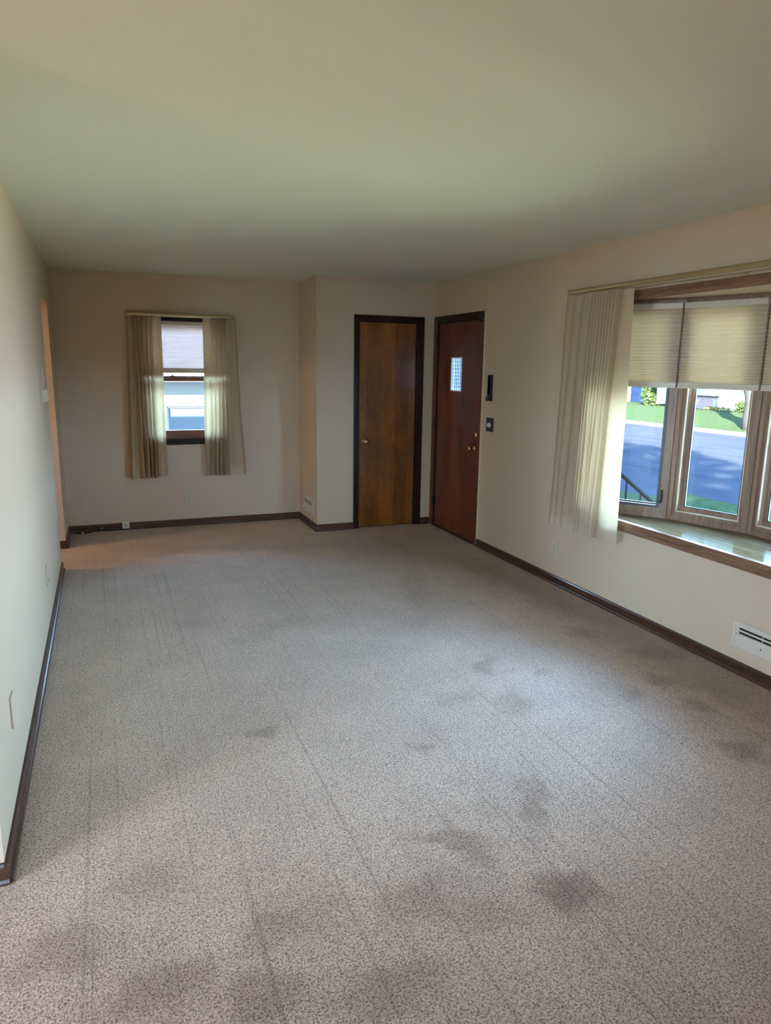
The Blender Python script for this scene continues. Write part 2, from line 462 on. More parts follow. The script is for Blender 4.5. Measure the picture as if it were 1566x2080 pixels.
# right wall with entry door and bow window openings
WY0, WY1, WZ0, WZ1 = 1.55, 4.12, .60, 2.095
DY0, DY1, DZ = 5.64, 6.535, 2.05
w = MB()
w.box(XR, XR + T, YS, WY0, 0, H).box(XR, XR + T, WY0, WY1, 0, WZ0).box(XR, XR + T, WY0, WY1, WZ1, H)
w.box(XR, XR + T, WY1, DY0, 0, H).box(XR, XR + T, DY0, DY1, DZ, H).box(XR, XR + T, DY1, Y1 + T, 0, H)
w.box(XR, XR + T, YS - T, YS, 0, H)
struct(w.build('wall_right', 'wall'), 'cream painted wall on the right with the front door and the bow window', 'wall')
# back wall with window opening
BX0, BX1, BZ0, BZ1 = .375, 1.135, .90, 2.03
w = MB()
w.box(XL - .12, BX0, Y1, Y1 + T, 0, H).box(BX0, BX1, Y1, Y1 + T, 0, BZ0).box(BX0, BX1, Y1, Y1 + T, BZ1, H).box(BX1, XR, Y1, Y1 + T, 0, H)
struct(w.build('wall_back', 'wall'), 'cream painted far wall with the small curtained window', 'wall')
# closet bump-out
CX0, CX1, CZ = 2.340, 2.968, 2.045
w = MB()
w.box(XC, CX0, YC, YC + .1, 0, H).box(CX0, CX1, YC, YC + .1, CZ, H).box(CX1, XR, YC, YC + .1, 0, H)
struct(w.build('wall_closet', 'wall'), 'cream painted closet front wall around the closet door', 'wall')
struct(MB().box(XC, XC + .1, YC + .1, Y1, 0, H).build('wall_closet_side', 'wall'), 'narrow cream side wall of the closet with a floor register', 'wall')
# left wall
struct(MB().box(XL - .12, XL, YN, YA, 0, H).box(XL - .12, XL, YA, YB, HO, H).build('wall_left', 'wall'),
       'long pale wall on the left, lit by the bow window', 'wall')
struct(MB().box(XL - .12, XL, YB, Y1, 0, H).build('wall_left_far', 'wall'), 'short stub of wall left of the small window beyond the hall opening', 'wall')
# hall beyond the opening
struct(MB().box(-2.9, XL - .12, YB, YB + .12, 0, H).box(-3.0, -2.9, 4.9, YB + .12, 0, H).box(-2.9, XL - .12, 4.8, 4.9, 0, H)
       .build('wall_hall', 'wall'), 'cream hall walls seen through the opening in the left wall', 'wall')
# walls behind the camera and round the dining area, with their windows
struct(MB().box(XD, XL - .12, YN, YN + .12, 0, H).build('wall_dining', 'wall'), 'cream wall of the dining area beside the near end of the left wall', 'wall')
w = MB()
w.box(XD - T, XD, YS, -1.0, 0, H).box(XD - T, XD, -1.0, 1.0, 0, .8).box(XD - T, XD, -1.0, 1.0, 2.1, H).box(XD - T, XD, 1.0, YN + .12, 0, H)
struct(w.build('wall_dining_side', 'wall'), 'cream outer wall of the dining area with its wide window', 'wall')
w = MB()
w.box(XD - T, -2.2, YS - T, YS, 0, H).box(-2.2, -1.2, YS - T, YS, 2.15, H).box(-1.2, -.2, YS - T, YS, 0, H)
w.box(-.2, XR, YS - T, YS, 0, H)
struct(w.build('wall_behind', 'wall'), 'cream wall behind the viewer with a patio door', 'wall')
for nm, a in (('window_3', (XD - .06, -1.0, .8, XD - .06, 1.0, 2.1)), ('door_3', (-2.2, YS - .06, 0, -1.2, YS - .06, 2.15))):
    p, q = Vector((a[0], a[1], 0)), Vector((a[3], a[4], 0)); L = (q - p).length; d = (q - p) / L
    mt = axes(p, d, (-d.y, d.x, 0))
    r = struct(MB().frame(0, L, a[2], a[5], .05, -.04, .04, mt).box(L / 2 - .03, L / 2 + .03, -.03, .03, a[2] + .05, a[5] - .05, mt).build(nm, 'oak_v'),
               'wood framed glazing behind the viewer', 'window')
    MB().box(.05, L - .05, -.003, .003, a[2] + .05, a[5] - .05, mt).build('glass_pane', 'glass', r)
portal('portal_dining', (XD - .2, 0, 1.45), (1, 0, 0), 2.0, 1.3)
portal('portal_patio', (-1.7, YS - .2, 1.1), (0, 1, 0), 1.0, 2.1)
portal('portal_back', (.755, Y1 + .2, 1.45), (0, -1, 0), .8, 1.2)
portal('portal_bow', (3.85, 2.835, 1.36), (-1, 0, 0), 2.6, 1.5)
# house roof with its eaves (shades the yard and the neighbour's wall)
w = MB()
ex0, ex1, ey0, ey1, ez, rx = XD - 1.0, XR + .75, YS - .6, Y1 + .65, 2.66, -.65
lo_ = [w.bm.verts.new(p) for p in ((ex0, ey0, ez - .12), (ex1, ey0, ez - .12), (ex1, ey1, ez - .12), (ex0, ey1, ez - .12))]
up_ = [w.bm.verts.new(p) for p in ((ex0, ey0, ez), (ex1, ey0, ez), (ex1, ey1, ez), (ex0, ey1, ez))]
ra, rb = w.bm.verts.new((rx, ey0 + 4.5, ez + 1.5)), w.bm.verts.new((rx, ey1 - 4.5, ez + 1.5))
w.bm.faces.new(lo_[::-1])
for k in range(4): w.bm.faces.new((lo_[k], lo_[(k + 1) % 4], up_[(k + 1) % 4], up_[k]))
w.bm.faces.new((up_[0], up_[1], ra)); w.bm.faces.new((up_[1], up_[2], rb, ra)); w.bm.faces.new((up_[2], up_[3], rb)); w.bm.faces.new((up_[3], up_[0], ra, rb))
struct(w.build('roof', 'shingle'), 'low hipped roof of the house with deep eaves', 'roof')

# ---- baseboards: a board with an eased top and a small shoe strip
BP = [(0, 0), (.022, 0), (.024, .008), (.020, .018), (.014, .022), (.013, .058), (.009, .066), (0, .068)]


def base(name, segs, m, label):
    b_ = MB()
    for A, B, side in segs: b_.sweep(BP, A, B, side=Vector(side))
    return struct(b_.build(name, m), label, 'baseboard')


base('baseboard_right', [((XR, YS, 0), (XR, 5.574, 0), (-1, 0, 0))], 'base_y', 'dark wood baseboard along the right wall under the bow window')
base('baseboard_back', [((XL, Y1, 0), (XC, Y1, 0), (0, -1, 0))], 'base_x', 'dark wood baseboard along the far wall below the small window')
base('baseboard_closet', [((XC - .013, YC, 0), (2.286, YC, 0), (0, -1, 0)), ((3.023, YC, 0), (XR, YC, 0), (0, -1, 0))], 'base_x', 'dark baseboard along the closet front')
base('baseboard_closet_side', [((XC, YC - .013, 0), (XC, Y1, 0), (-1, 0, 0))], 'base_y', 'short dark baseboard under the register on the closet side wall')
base('baseboard_left', [((XL, YN - .013, 0), (XL, YA - .002, 0), (1, 0, 0))], 'base_y', 'long dark wood baseboard along the left wall')
base('baseboard_left_end', [((XD, YN, 0), (XL + .013, YN, 0), (0, -1, 0))], 'base_x', 'reddish baseboard returning round the near end of the left wall')
base('baseboard_left_far', [((XL, YB - .013, 0), (XL, Y1, 0), (1, 0, 0))], 'base_y', 'dark baseboard on the short wall stub beyond the hall opening')
base('baseboard_hall', [((-2.9, YB, 0), (XL + .013, YB, 0), (0, -1, 0))], 'base_x', 'dark baseboard inside the hall opening')


# ================================================================== DOORS
def casing(root, mt, a0, a1, ztop, w_, mv, mh, proud=.018, right_w=None):
    """three-piece door casing with a stepped profile, mitred look; a along, n into the room negative"""
    rw = right_w or w_
    for nm, x0, x1 in (('casing', a0, a0 + w_), ('casing', a1 - rw, a1)):
        b_ = MB().box(x0, x1, -proud * .55, .0, 0, ztop, mt, bev=.002)
        lo = x0 if x0 == a0 else x1 - (x1 - x0) * .55
        b_.box(lo, lo + (x1 - x0) * .55, -proud, -proud * .5, 0, ztop, mt, bev=.003)
        b_.build(nm, mv, root)
    b_ = MB().box(a0 + w_, a1 - rw, -proud * .55, 0, ztop - w_, ztop, mt, bev=.002)
    b_.box(a0 + w_ * .5, a1 - rw * .5, -proud, -proud * .5, ztop - w_ * .55, ztop, mt, bev=.003)
    b_.build('casing', mh, root)


def knob_set(root, mt, a, z, r=.026, mat_='brass'):
    f = mt @ Matrix.Translation((a, 0, z)) @ Matrix.Rotation(math.radians(90), 4, 'X')   # local z -> -n (into the room)
    k = MB().lathe([(0, 0), (.033, 0), (.034, .004), (.030, .009), (.014, .012), (.011, .030), (.016, .036), (r, .046), (r + .002, .056), (r * .8, .066), (0, .069)], f, 24)
    return k.build('door_knob', mat_, root, smooth=True)


def hinge(root, mt, a, z, h=.09):
    f = mt @ Matrix.Translation((a, -.012, z - h / 2))
    b_ = MB().lathe([(0, -.004), (.004, -.003), (.0065, 0), (.0065, h), (.004, h + .003), (0, h + .004)], f, 12)
    b_.box(-.018, .018, -.002 + .012, .001 + .012, 0, h, f)
    return b_.build('hinge', 'black', root)


# closet door (door_1)
mt = axes((0, YC, 0), (1, 0, 0), (0, 1, 0))
d1 = struct(empty('door_1'), 'flush brown wood closet door with brass knob on the closet front', 'door')
MB().box(2.350, 2.948, .012, .047, .012, 2.035, mt, bev=.002).build('door_slab', 'closet_door', d1)
b_ = MB(); b_.box(CX0 - .005, 2.346, -.004, .10, 0, 2.05, mt).box(2.952, CX1 + .005, -.004, .10, 0, 2.05, mt).box(2.346, 2.952, -.004, .10, 2.039, 2.055, mt)
b_.box(2.346, 2.952, .05, .062, 0, 2.039, mt)
b_.build('door_jamb', 'dark', d1)
casing(d1, mt, 2.286, 3.023, 2.100, .058, 'dark', 'dark_h')
knob_set(d1, mt, 2.405, .885)
f = mt @ Matrix.Translation((2.405, .0125, .885)) @ Matrix.Rotation(math.radians(90), 4, 'X')
for z in (1.835, .234): hinge(d1, mt, 2.953, z)

# entry door (door_2), hung on the right wall; local a runs towards +y, n outwards
mt = axes((XR, 0, 0), (0, 1, 0), (1, 0, 0))
d2 = struct(empty('door_2'), 'reddish brown flush front door with a small textured glass light', 'door')
SY0, SY1 = 5.655, 6.525
LY0, LY1, LZ0, LZ1 = 6.012, 6.240, 1.392, 1.714
b_ = MB()
for (a0, a1, z0, z1) in ((SY0, LY0, .012, 2.035), (LY1, SY1, .012, 2.035), (LY0, LY1, .012, LZ0), (LY0, LY1, LZ1, 2.035)):
    b_.box(a0, a1, .010, .054, z0, z1, mt)
b_.build('door_slab', 'entry_door', d2)
MB().frame(LY0, LY1, LZ0, LZ1, .010, .006, .056, mt).build('light_frame', 'cream', d2)
g = MB().box(LY0 + .01, LY1 - .01, .040, .046, LZ0 + .01, LZ1 - .01, mt)
nx, nz = 6, 9
for i in range(nx):
    for j in range(nz):
        ca = LY0 + .01 + (i + .5) * (LY1 - LY0 - .02) / nx; cz = LZ0 + .01 + (j + .5) * (LZ1 - LZ0 - .02) / nz
        rr = .0135
        f = mt @ Matrix.Translation((ca, .041, cz)) @ Matrix.Rotation(math.radians(90), 4, 'X')
        g.lathe([(rr, 0), (rr * .8, .006), (rr * .4, .009), (0, .010)], f, 8)
m, nt, n, l, b = mat('pressed_glass')
inp(b, Base_Color=(.75, .86, .95, 1), Roughness=.25, Transmission_Weight=.0)
tr = n.new('ShaderNodeBsdfTranslucent'); tr.inputs['Color'].default_value = (.85, .9, .95, 1)
tp = n.new('ShaderNodeBsdfTransparent'); tp.inputs['Color'].default_value = (.70, .80, .90, 1)
mx = n.new('ShaderNodeMixShader'); mx.inputs[0].default_value = .5; mx2 = n.new('ShaderNodeMixShader'); mx2.inputs[0].default_value = .45
l.new(b.outputs[0], mx.inputs[1]); l.new(tr.outputs[0], mx.inputs[2]); l.new(mx.outputs[0], mx2.inputs[1]); l.new(tp.outputs[0], mx2.inputs[2])
l.new(mx2.outputs[0], n['Material Output'].inputs['Surface'])
M['pressed'] = m
gp = g.build('glass_pane', 'pressed', d2)
bars = MB()
for i in range(1, nx): bars.box(LY0 + .01 + i * (LY1 - LY0 - .02) / nx - .0028, LY0 + .01 + i * (LY1 - LY0 - .02) / nx + .0028, .030, .041, LZ0 + .01, LZ1 - .01, mt)
for j in range(1, nz): bars.box(LY0 + .01, LY1 - .01, .032, .041, LZ0 + .01 + j * (LZ1 - LZ0 - .02) / nz - .0028, LZ0 + .01 + j * (LZ1 - LZ0 - .02) / nz + .0028, mt)
bars.build('glass_ribs', 'grey', gp)
b_ = MB().box(SY0 - .012, SY1 + .012, .056, .075, 2.022, 2.05, mt).box(SY0 - .012, SY0 + .012, .056, .075, 0, 2.05, mt).box(SY1 - .012, SY1 + .012, .056, .075, 0, 2.05, mt)
b_.box(DY0 - .01, SY0 - .003, -.004, .13, 0, 2.05, mt).box(SY1 + .003, DY1 + .01, -.004, .13, 0, 2.05, mt).box(SY0, SY1, -.004, .13, 2.039, 2.055, mt)
b_.build('door_jamb', 'dark', d2)
casing(d2, mt, 5.585, 6.592, 2.105, .058, 'entry_door', 'dark_h')
MB().box(5.572, 5.585, -.012, 0, 0, 2.108, mt, bev=.002).build('edge_strip', 'cream', d2)
MB().box(SY0, SY1, -.02, .12, 0, .011, mt, bev=.003).build('threshold', 'black', d2)
knob_set(d2, mt, 5.700, .891)
f = mt @ Matrix.Translation((5.693, .010, 1.014)) @ Matrix.Rotation(math.radians(90), 4, 'X')
lk = MB().lathe([(0, 0), (.031, 0), (.031, .006), (.024, .012), (.014, .013), (0, .013)], f, 24).build('deadbolt', 'brass', d2, smooth=True)
MB().box(-.005, .005, -.026, -.008, -.014, .014, mt @ Matrix.Translation((5.693, .006, 1.014)), bev=.002).build('thumb_turn', 'brass', lk)
for z in (1.877, 1.055, .254): hinge(d2, mt, SY1 + .002, z)
b_ = MB().box(5.60, 5.665, -.032, .0, 2.035, 2.082, mt, bev=.004).box(5.62, 5.64, -.03, -.004, 2.012, 2.04, mt, bev=.003)
b_.build('door_closer_bracket', 'black', d2)


# ================================================================== WALL PLATES AND FIXTURES
def outlet(name, mt, label, cat='outlet', style='duplex', w_=.076, h_=.118, group=None, m_='plate'):
    """centre of the plate at the local origin, n pointing into the wall"""
    r = MB().box(-w_ / 2, w_ / 2, -.007, .0, -h_ / 2, h_ / 2, mt, bev=.003).build(name, m_)
    tag(r, label, cat, group)
    if style == 'duplex':
        for s_ in (-1, 1):
            f = mt @ Matrix.Translation((0, -.0065, s_ * .027)) @ Matrix.Rotation(math.radians(90), 4, 'X')
            so = MB().lathe([(0, 0), (.0165, 0), (.0165, .003), (.015, .004), (0, .004)], f, 20).build('socket', m_, r)
            q = MB()
            for dx in (-.0055, .0055): q.box(dx - .0012, dx + .0012, -.0112, -.0102, s_ * .027 - .002, s_ * .027 + .007, mt)
            q.lathe([(0, 0), (.0024, 0), (.0024, .0008), (0, .0008)], mt @ Matrix.Translation((0, -.0104, s_ * .027 - .008)) @ Matrix.Rotation(math.radians(90), 4, 'X'), 8)
            q.build('slots', 'slot', so)
    f = mt @ Matrix.Translation((0, -.0068, 0)) @ Matrix.Rotation(math.radians(90), 4, 'X')
    if style != 'plain':
        MB().lathe([(0, 0), (.003, 0), (.003, .0012), (0, .0016)], f, 10).build('screw', 'grey', r)
    return r


mR = lambda y, z: axes((XR, y, z), (0, 1, 0), (1, 0, 0))
mL = lambda y, z: axes((XL, y, z), (0, -1, 0), (-1, 0, 0))
mB = lambda x, z: axes((x, Y1, z), (1, 0, 0), (0, 1, 0))
outlet('wall_outlet', mR(4.369, .272), 'ivory duplex outlet low on the right wall left of the drape hem')
outlet('wall_outlet', mB(.753, .292), 'ivory duplex outlet on the far wall below the small window')
outlet('wall_outlet', mL(7.035, .325), 'ivory duplex outlet seen edge-on on the short wall stub in the far left corner')
outlet('wall_outlet', mL(4.53, .356), 'pale duplex outlet near the far end of the long left wall', m_='wall')
outlet('cover_plate', mL(2.705, .372), 'blank painted cover plate low at the near end of the left wall', 'wall plate', 'plain', m_='wall')

# light dimmer by the front door
sw = MB().box(-.060, .060, -.006, 0, -.0600, .0600, mR(5.433, 1.130), bev=.002).build('dimmer_switch', 'black')
tag(sw, 'square black dimmer switch plate with a cream knob beside the front door', 'light switch')
f = mR(5.433, 1.128) @ Matrix.Translation((0, -.006, 0)) @ Matrix.Rotation(math.radians(90), 4, 'X')
MB().lathe([(0, 0), (.021, 0), (.020, .006), (.018, .016), (.015, .018), (0, .018)], f, 20).build('dimmer_knob', 'white', sw, smooth=False)
MB().box(-.003, .003, -.024, -.008, -.004, .004, mR(5.457, 1.126)).build('slide_tab', 'white', sw)
# narrow black chime above it
ch = MB().box(-.030, .030, -.022, 0, -.075, .113, mR(5.443, 1.448), bev=.006).build('door_chime', 'black')
tag(ch, 'narrow upright black fixture on the wall above the dimmer switch', 'door chime')
MB().box(-.036, .036, -.030, 0, -.113, -.073, mR(5.447, 1.448), bev=.004).build('chime_base', 'black', ch)
MB().box(-.018, .018, -.026, -.020, -.060, .100, mR(5.443, 1.448), bev=.003).build('chime_cover', 'iron', ch)

# thermostat and slim plate on the left wall
th = MB().box(-.058, .058, -.010, 0, -.047, .047, mL(5.385, 1.390), bev=.003).build('thermostat', 'white')
tag(th, 'white thermostat on the left wall beside the hall opening', 'thermostat')
MB().box(-.052, .050, -.036, -.009, -.041, .041, mL(5.385, 1.390), bev=.007).build('thermostat_cover', 'white', th)
pl = MB().box(-.035, .035, -.007, 0, -.070, .072, mL(5.50, 1.510), bev=.003).build('wall_switch', 'white')
tag(pl, 'slim white switch plate just above the thermostat on the left wall', 'light switch')
MB().box(-.006, .006, -.016, -.006, -.012, .010, mL(5.50, 1.510), bev=.002).build('toggle', 'white', pl)

# white jack on the far baseboard
jk = MB().box(-.033, .033, -.048, -.022, -.035, .036, mB(.141, .054), bev=.003).build('wall_jack', 'white')
tag(jk, 'small white cable jack box mounted on the far baseboard', 'jack')
MB().lathe([(0, 0), (.006, 0), (.006, .006), (.003, .008), (0, .008)], mB(.141, .054) @ Matrix.Translation((0, -.048, .002)) @ Matrix.Rotation(math.radians(90), 4, 'X'), 10).build('jack_socket', 'grey', jk)
# black cable in the corner
pts = []
for k in range(40):
    t = k / 39
    pts.append((-.335 + .265 * t, Y1 - .045 - .035 * math.sin(t * 2.6) - .02 * (1 - t), .0065 + .043 * max(0, t - .35) ** 1.2))
pts += [(-.045, Y1 - .040, .040), (-.02, Y1 - .045, .030), (.0, Y1 - .04, .012), (.03, Y1 - .036, .006)]
cb = MB().tube(pts, .0055, 8).build('coaxial_cable', 'cable', smooth=True)
tag(cb, 'black cable lying along the baseboard in the far left corner', 'cable')
MB().tube([(-.262, Y1 - .077, .008), (-.243, Y1 - .082, .009)], .010, 10).build('connector', 'white', cb)
MB().tube([(-.305, Y1 - .058, .012), (-.27, Y1 - .075, .012)], .012, 10).build('splitter', 'cable', cb)
MB().tube([(-.090, Y1 - .052, .032), (-.062, Y1 - .045, .036)], .008, 10).build('connector', 'white', cb)


def register(mt, w_, h_, label):
    """baseboard register: rimmed face, two slots, louvre panel, screw"""
    r = empty('wall_register'); tag(r, label, 'vent')
    MB().frame(-w_ / 2, w_ / 2, -h_ / 2, h_ / 2, .016, -.014, 0, mt).build('rim', 'enamel', r)
    MB().frame(-w_ / 2 - .004, w_ / 2 + .004, -h_ / 2 - .004, h_ / 2 + .004, .010, -.006, 0, mt).build('flange', 'enamel', r)
    MB().box(-w_ / 2 + .014, w_ / 2 - .014, -.006, -.001, -h_ / 2 + .014, h_ / 2 - .014, mt).build('backing', 'slot', r)
    za, zb = -h_ / 2 + .016, h_ / 2 - .016
    p_ = MB(); x0, x1 = -w_ / 2 + .036, w_ / 2 - .036
    p_.box(x0, x1, -.016, -.006, za, zb - .046, mt, bev=.002)
    dp = p_.build('damper_panel', 'enamel', r)
    MB().box(-.0018, .0018, -.018, -.015, za + .018, za + .028, mt).build('damper_lever', 'slot', dp)
    MB().box(x0, x1, -.013, -.008, zb - .034, zb - .024, mt @ Matrix.Rotation(math.radians(0), 4, 'X'), bev=.001).build('louvre', 'enamel', r)
    MB().box(x0, x1, -.014, -.008, zb - .012, zb, mt, bev=.001).build('louvre', 'enamel', r)
    nmul = 2
    for k in range(nmul + 1):
        a = x0 + (x1 - x0) * k / nmul
        MB().box(a - .0015, a + .0015, -.012, -.006, zb - .046, zb, mt).build('mullion', 'enamel', r)
    for s_ in (-1, 1):
        e0 = s_ * (w_ / 2 - .025)
        en = MB().box(e0 - .009, e0 + .009, -.012, -.004, za, zb, mt, bev=.002).build('end_plate', 'enamel', r)
        MB().lathe([(0, 0), (.003, 0), (.003, .001), (0, .0015)], mt @ Matrix.Translation((e0, -.012, 0)) @ Matrix.Rotation(math.radians(90), 4, 'X'), 8).build('screw', 'grey', en)
    return r


register(axes((XR, 2.50, .220), (0, -1, 0), (1, 0, 0)), .375, .138, 'white metal heat register low on the right wall under the bow window')
register(axes((XC, 6.905, .216), (0, -1, 0), (1, 0, 0)), .36, .148, 'white metal heat register on the narrow closet side wall')

# ================================================================== BACK WINDOW (window_1)
mt = axes((0, Y1, 0), (1, 0, 0), (0, 1, 0))
w1 = struct(empty('window_1'), 'small double-hung wood window in the far wall', 'window')
MB().frame(BX0, BX1, BZ0, BZ1, .022, -.002, T, mt).build('window_frame', 'sash', w1)
b_ = MB().box(BX0 - .058, BX0 + .008, -.018, 0, BZ0, 2.075, mt, bev=.003); b_.build('casing', 'dark', w1)
b_ = MB().box(BX1 - .008, BX1 + .058, -.018, 0, BZ0, 2.075, mt, bev=.003); b_.build('casing', 'dark', w1)
MB().box(BX0 + .008, BX1 - .008, -.018, 0, 2.016, 2.075, mt, bev=.003).build('casing', 'dark_h', w1)
MB().box(BX0 - .075, BX1 + .075, -.045, .02, .886, .902, mt, bev=.005).build('stool', 'sash', w1)
MB().box(BX0 - .055, BX1 + .055, -.018, 0, .826, .886, mt, bev=.004).box(BX0 - .055, BX1 + .055, -.022, 0, .862, .870, mt, bev=.002).build('apron', 'dark_h', w1)
lo = MB().frame(BX0 + .02, BX1 - .02, .904, 1.492, .04, .03, .065, mt, wb=.062, wt=.048).build('lower_sash', 'sash', w1)
MB().box(BX0 + .055, BX1 - .055, .046, .050, .962, 1.448, mt).build('glass_pane', 'glass', lo)
up = MB().frame(BX0 + .02, BX1 - .02, 1.452, 2.010, .04, .068, .10, mt, wb=.046).build('upper_sash', 'sash', w1)
MB().box(BX0 + .055, BX1 - .055, .083, .087, 1.49, 1.972, mt).build('glass_pane', 'glass', up)
f = mt @ Matrix.Translation((.655, .048, 1.492))
lk = MB().box(-.028, .028, -.012, .012, 0, .006, f, bev=.002).lathe([(0, 0), (.011, .0), (.011, .012), (.006, .016), (0, .016)], f, 14).build('sash_lock', 'sash', lo)
MB().box(-.022, .004, -.005, .003, .013, .019, f, bev=.002).build('lock_lever', 'black', lk)


# cellular shade: closed honeycomb sheet
def cellular(mt, a0, a1, ztop, zbot, n_, pitch_top, pitch_bot, mat_, label, group, rail=.034, off=-.02, headrail=.036):
    r = empty('cellular_shade'); tag(r, label, 'window shade', group)
    MB().box(a0, a1, off - .020, off + .020, ztop - headrail, ztop, mt, bev=.007).build('head_rail', 'rail', r)
    z = ztop - headrail; zs = [z]; tot = ztop - headrail - (zbot + rail)
    ws = [pitch_top + (pitch_bot - pitch_top) * k / (n_ - 1) for k in range(n_)]; sw_ = sum(ws)
    for q in ws: zs.append(zs[-1] - q * tot / sw_)
    b_ = MB(); bm = b_.bm
    for side, amp in ((-1, .0095), (1, .0095)):
        rows = []
        for k in range(n_):
            z0, z1 = zs[k], zs[k + 1]
            rows += [(z0, off + side * .0025), ((z0 * .62 + z1 * .38), off + side * amp), ((z0 * .38 + z1 * .62), off + side * amp)]
        rows.append((zs[-1], off + side * .0025))
        seg = 4; prev = None
        for zz, nn in rows:
            cur = [bm.verts.new(mt @ Vector((a0 + .004 + (a1 - a0 - .008) * i / seg, nn, zz))) for i in range(seg + 1)]
            if prev:
                for i in range(seg): bm.faces.new((prev[i], prev[i + 1], cur[i + 1], cur[i]))
            prev = cur
    b_.build('honeycomb_fabric', mat_, r)
    br = MB().box(a0 + .001, a1 - .001, off - .014, off + .014, zbot, zbot + rail, mt, bev=.004).build('bottom_rail', 'rail', r)
    MB().box(a0 + .001, a1 - .001, off - .017, off + .010, zbot - .003, zbot + .006, mt, bev=.002).build('rail_grip', 'cream', br)
    return r


sh0 = cellular(mt, BX0 + .026, BX1 - .026, 2.014, 1.528, 18, .027, .019, 'shade_white', 'pale cellular shade half raised in the small far window', None, rail=.045, off=.006)

# ================================================================== BOW WINDOW (window_2)
V = [Vector((3.157, 4.030)), Vector((3.464, 3.598)), Vector((3.625, 3.096)), Vector((3.625, 2.574)), Vector((3.464, 2.072)), Vector((3.157, 1.640))]
ZS, ZH = .645, 2.068
w2 = struct(empty('window_2'), 'oak bow window of five tall panes curving out from the right wall', 'window')


def offset_poly(d):
    out = []
    for i, p in enumerate(V):
        ns = []
        for a, b in ((i - 1, i), (i, i + 1)):
            if a >= 0 and b < len(V):
                e = (V[b] - V[a]).normalized(); ns.append(Vector((-e.y, e.x)))
        n_ = sum(ns, Vector((0, 0))); n_ = n_ / n_.length
        out.append(p + n_ * d / max(.5, n_.dot(ns[0])))
    return out


outer = offset_poly(.13)
inner_pts = [(p.x, p.y) for p in V]
pts = [(XR - .005, V[0].y + .03)] + [(p.x, p.y) for p in outer] + [(XR - .005, V[-1].y - .03)]
sb = MB().prism(pts, ZS - .05, ZS).build('seat_board', 'seat', w2)
MB().prism([(XR + T, V[0].y + .03)] + pts[1:-1] + [(XR + T, V[-1].y - .03)], ZS - .16, ZS - .051).build('seat_skirt', 'trim_white', w2)
hb = MB().prism(pts, ZH, ZH + .03).build('head_board', 'cream', w2)
big = [(XR + .02, V[0].y + .2)] + [(p.x, p.y) for p in offset_poly(.22)] + [(XR + .02, V[-1].y - .2)]
MB().prism(big, ZH + .031, ZH + .2).build('bow_roof', 'shingle', w2)
for i in range(5):
    A, B = V[i], V[i + 1]
    e_ = (B - A).normalized(); nn = Vector((-e_.y, e_.x)); L = (B - A).length
    mu = axes((A.x, A.y, 0), (e_.x, e_.y, 0), (nn.x, nn.y, 0))
    casement = i in (0, 4)
    if i: MB().box(-.022, .022, .012, .085, ZS, ZH, mu).build('mullion_post', 'oak_v', w2)
    u = MB().frame(.002, L - .002, ZS, ZH, .030, .0, .075, mu, wb=.030)
    u.frame(.030, L - .030, ZS + .028, ZH - .028, .008, .006, .07, mu)
    u = u.build('window_unit', 'oak_v', w2)
    if casement:
        MB().frame(.038, L - .038, ZS + .036, ZH - .036, .020, .010, .068, mu, wb=.030).build('sash', 'oak_v', u)
        MB().frame(.056, L - .056, ZS + .066, ZH - .056, .018, .006, .022, mu).build('screen_frame', 'grey', u)
        MB().box(.050, L - .050, .0602, .066, ZS + .06, ZH - .05, mu).build('glass_pane', 'glass', u)
        MB().frame(.068, L - .068, ZS + .078, ZH - .068, .012, .05, .064, mu).build('gasket', 'gasket', u)
        hs = L - .052 if i == 0 else .052
        MB().box(hs - .009, hs + .009, -.010, .012, .745, .835, mu, bev=.004).box(hs - .003, hs + .012, -.026, -.006, .765, .840, mu, bev=.003).box(hs - .014, hs + .002, -.020, -.004, .752, .772, mu, bev=.003).build('casement_lock', 'grey', u)
        MB().lathe([(0, 0), (.006, 0), (.005, .005), (0, .006)], mu @ Matrix.Translation((hs, .002, .862)) @ Matrix.Rotation(math.radians(90), 4, 'X'), 10).build('screw_cap', 'grey', u)
    else:
        MB().frame(.038, L - .038, ZS + .036, ZH - .036, .022, .010, .068, mu, wb=.026).build('sash', 'oak_v', u)
        MB().frame(.058, L - .058, ZS + .060, ZH - .058, .006, .004, .05, mu).build('painted_lit_edge', 'cream', u)  # pale strip paints in the bright lit edge of the wood
        MB().frame(.064, L - .064, ZS + .066, ZH - .064, .024, .048, .066, mu).build('glass_stop', 'oak_v', u)
        MB().frame(.086, L - .086, ZS + .088, ZH - .086, .007, .056, .067, mu).build('gasket', 'gasket', u)
        MB().box(.060, L - .060, .0662, .072, ZS + .062, ZH - .060, mu).build('glass_pane', 'glass', u)
    if True:
        lab = ['beige cellular shade partly hidden behind the drape edge', 'beige cellular shade half lowered over the second bow pane, fully in view',
               'beige cellular shade cut off by the right edge of the photo', 'beige cellular shade over the fourth bow pane, beyond the photo', 'beige cellular shade over the nearest bow pane, beyond the photo'][i]
        cellular(mu, .010, L - .010, ZH - .030, 1.512, 21, .026, .014, 'shade', lab, 'cellular shades in the bow window', rail=.034, off=-.026, headrail=.038)
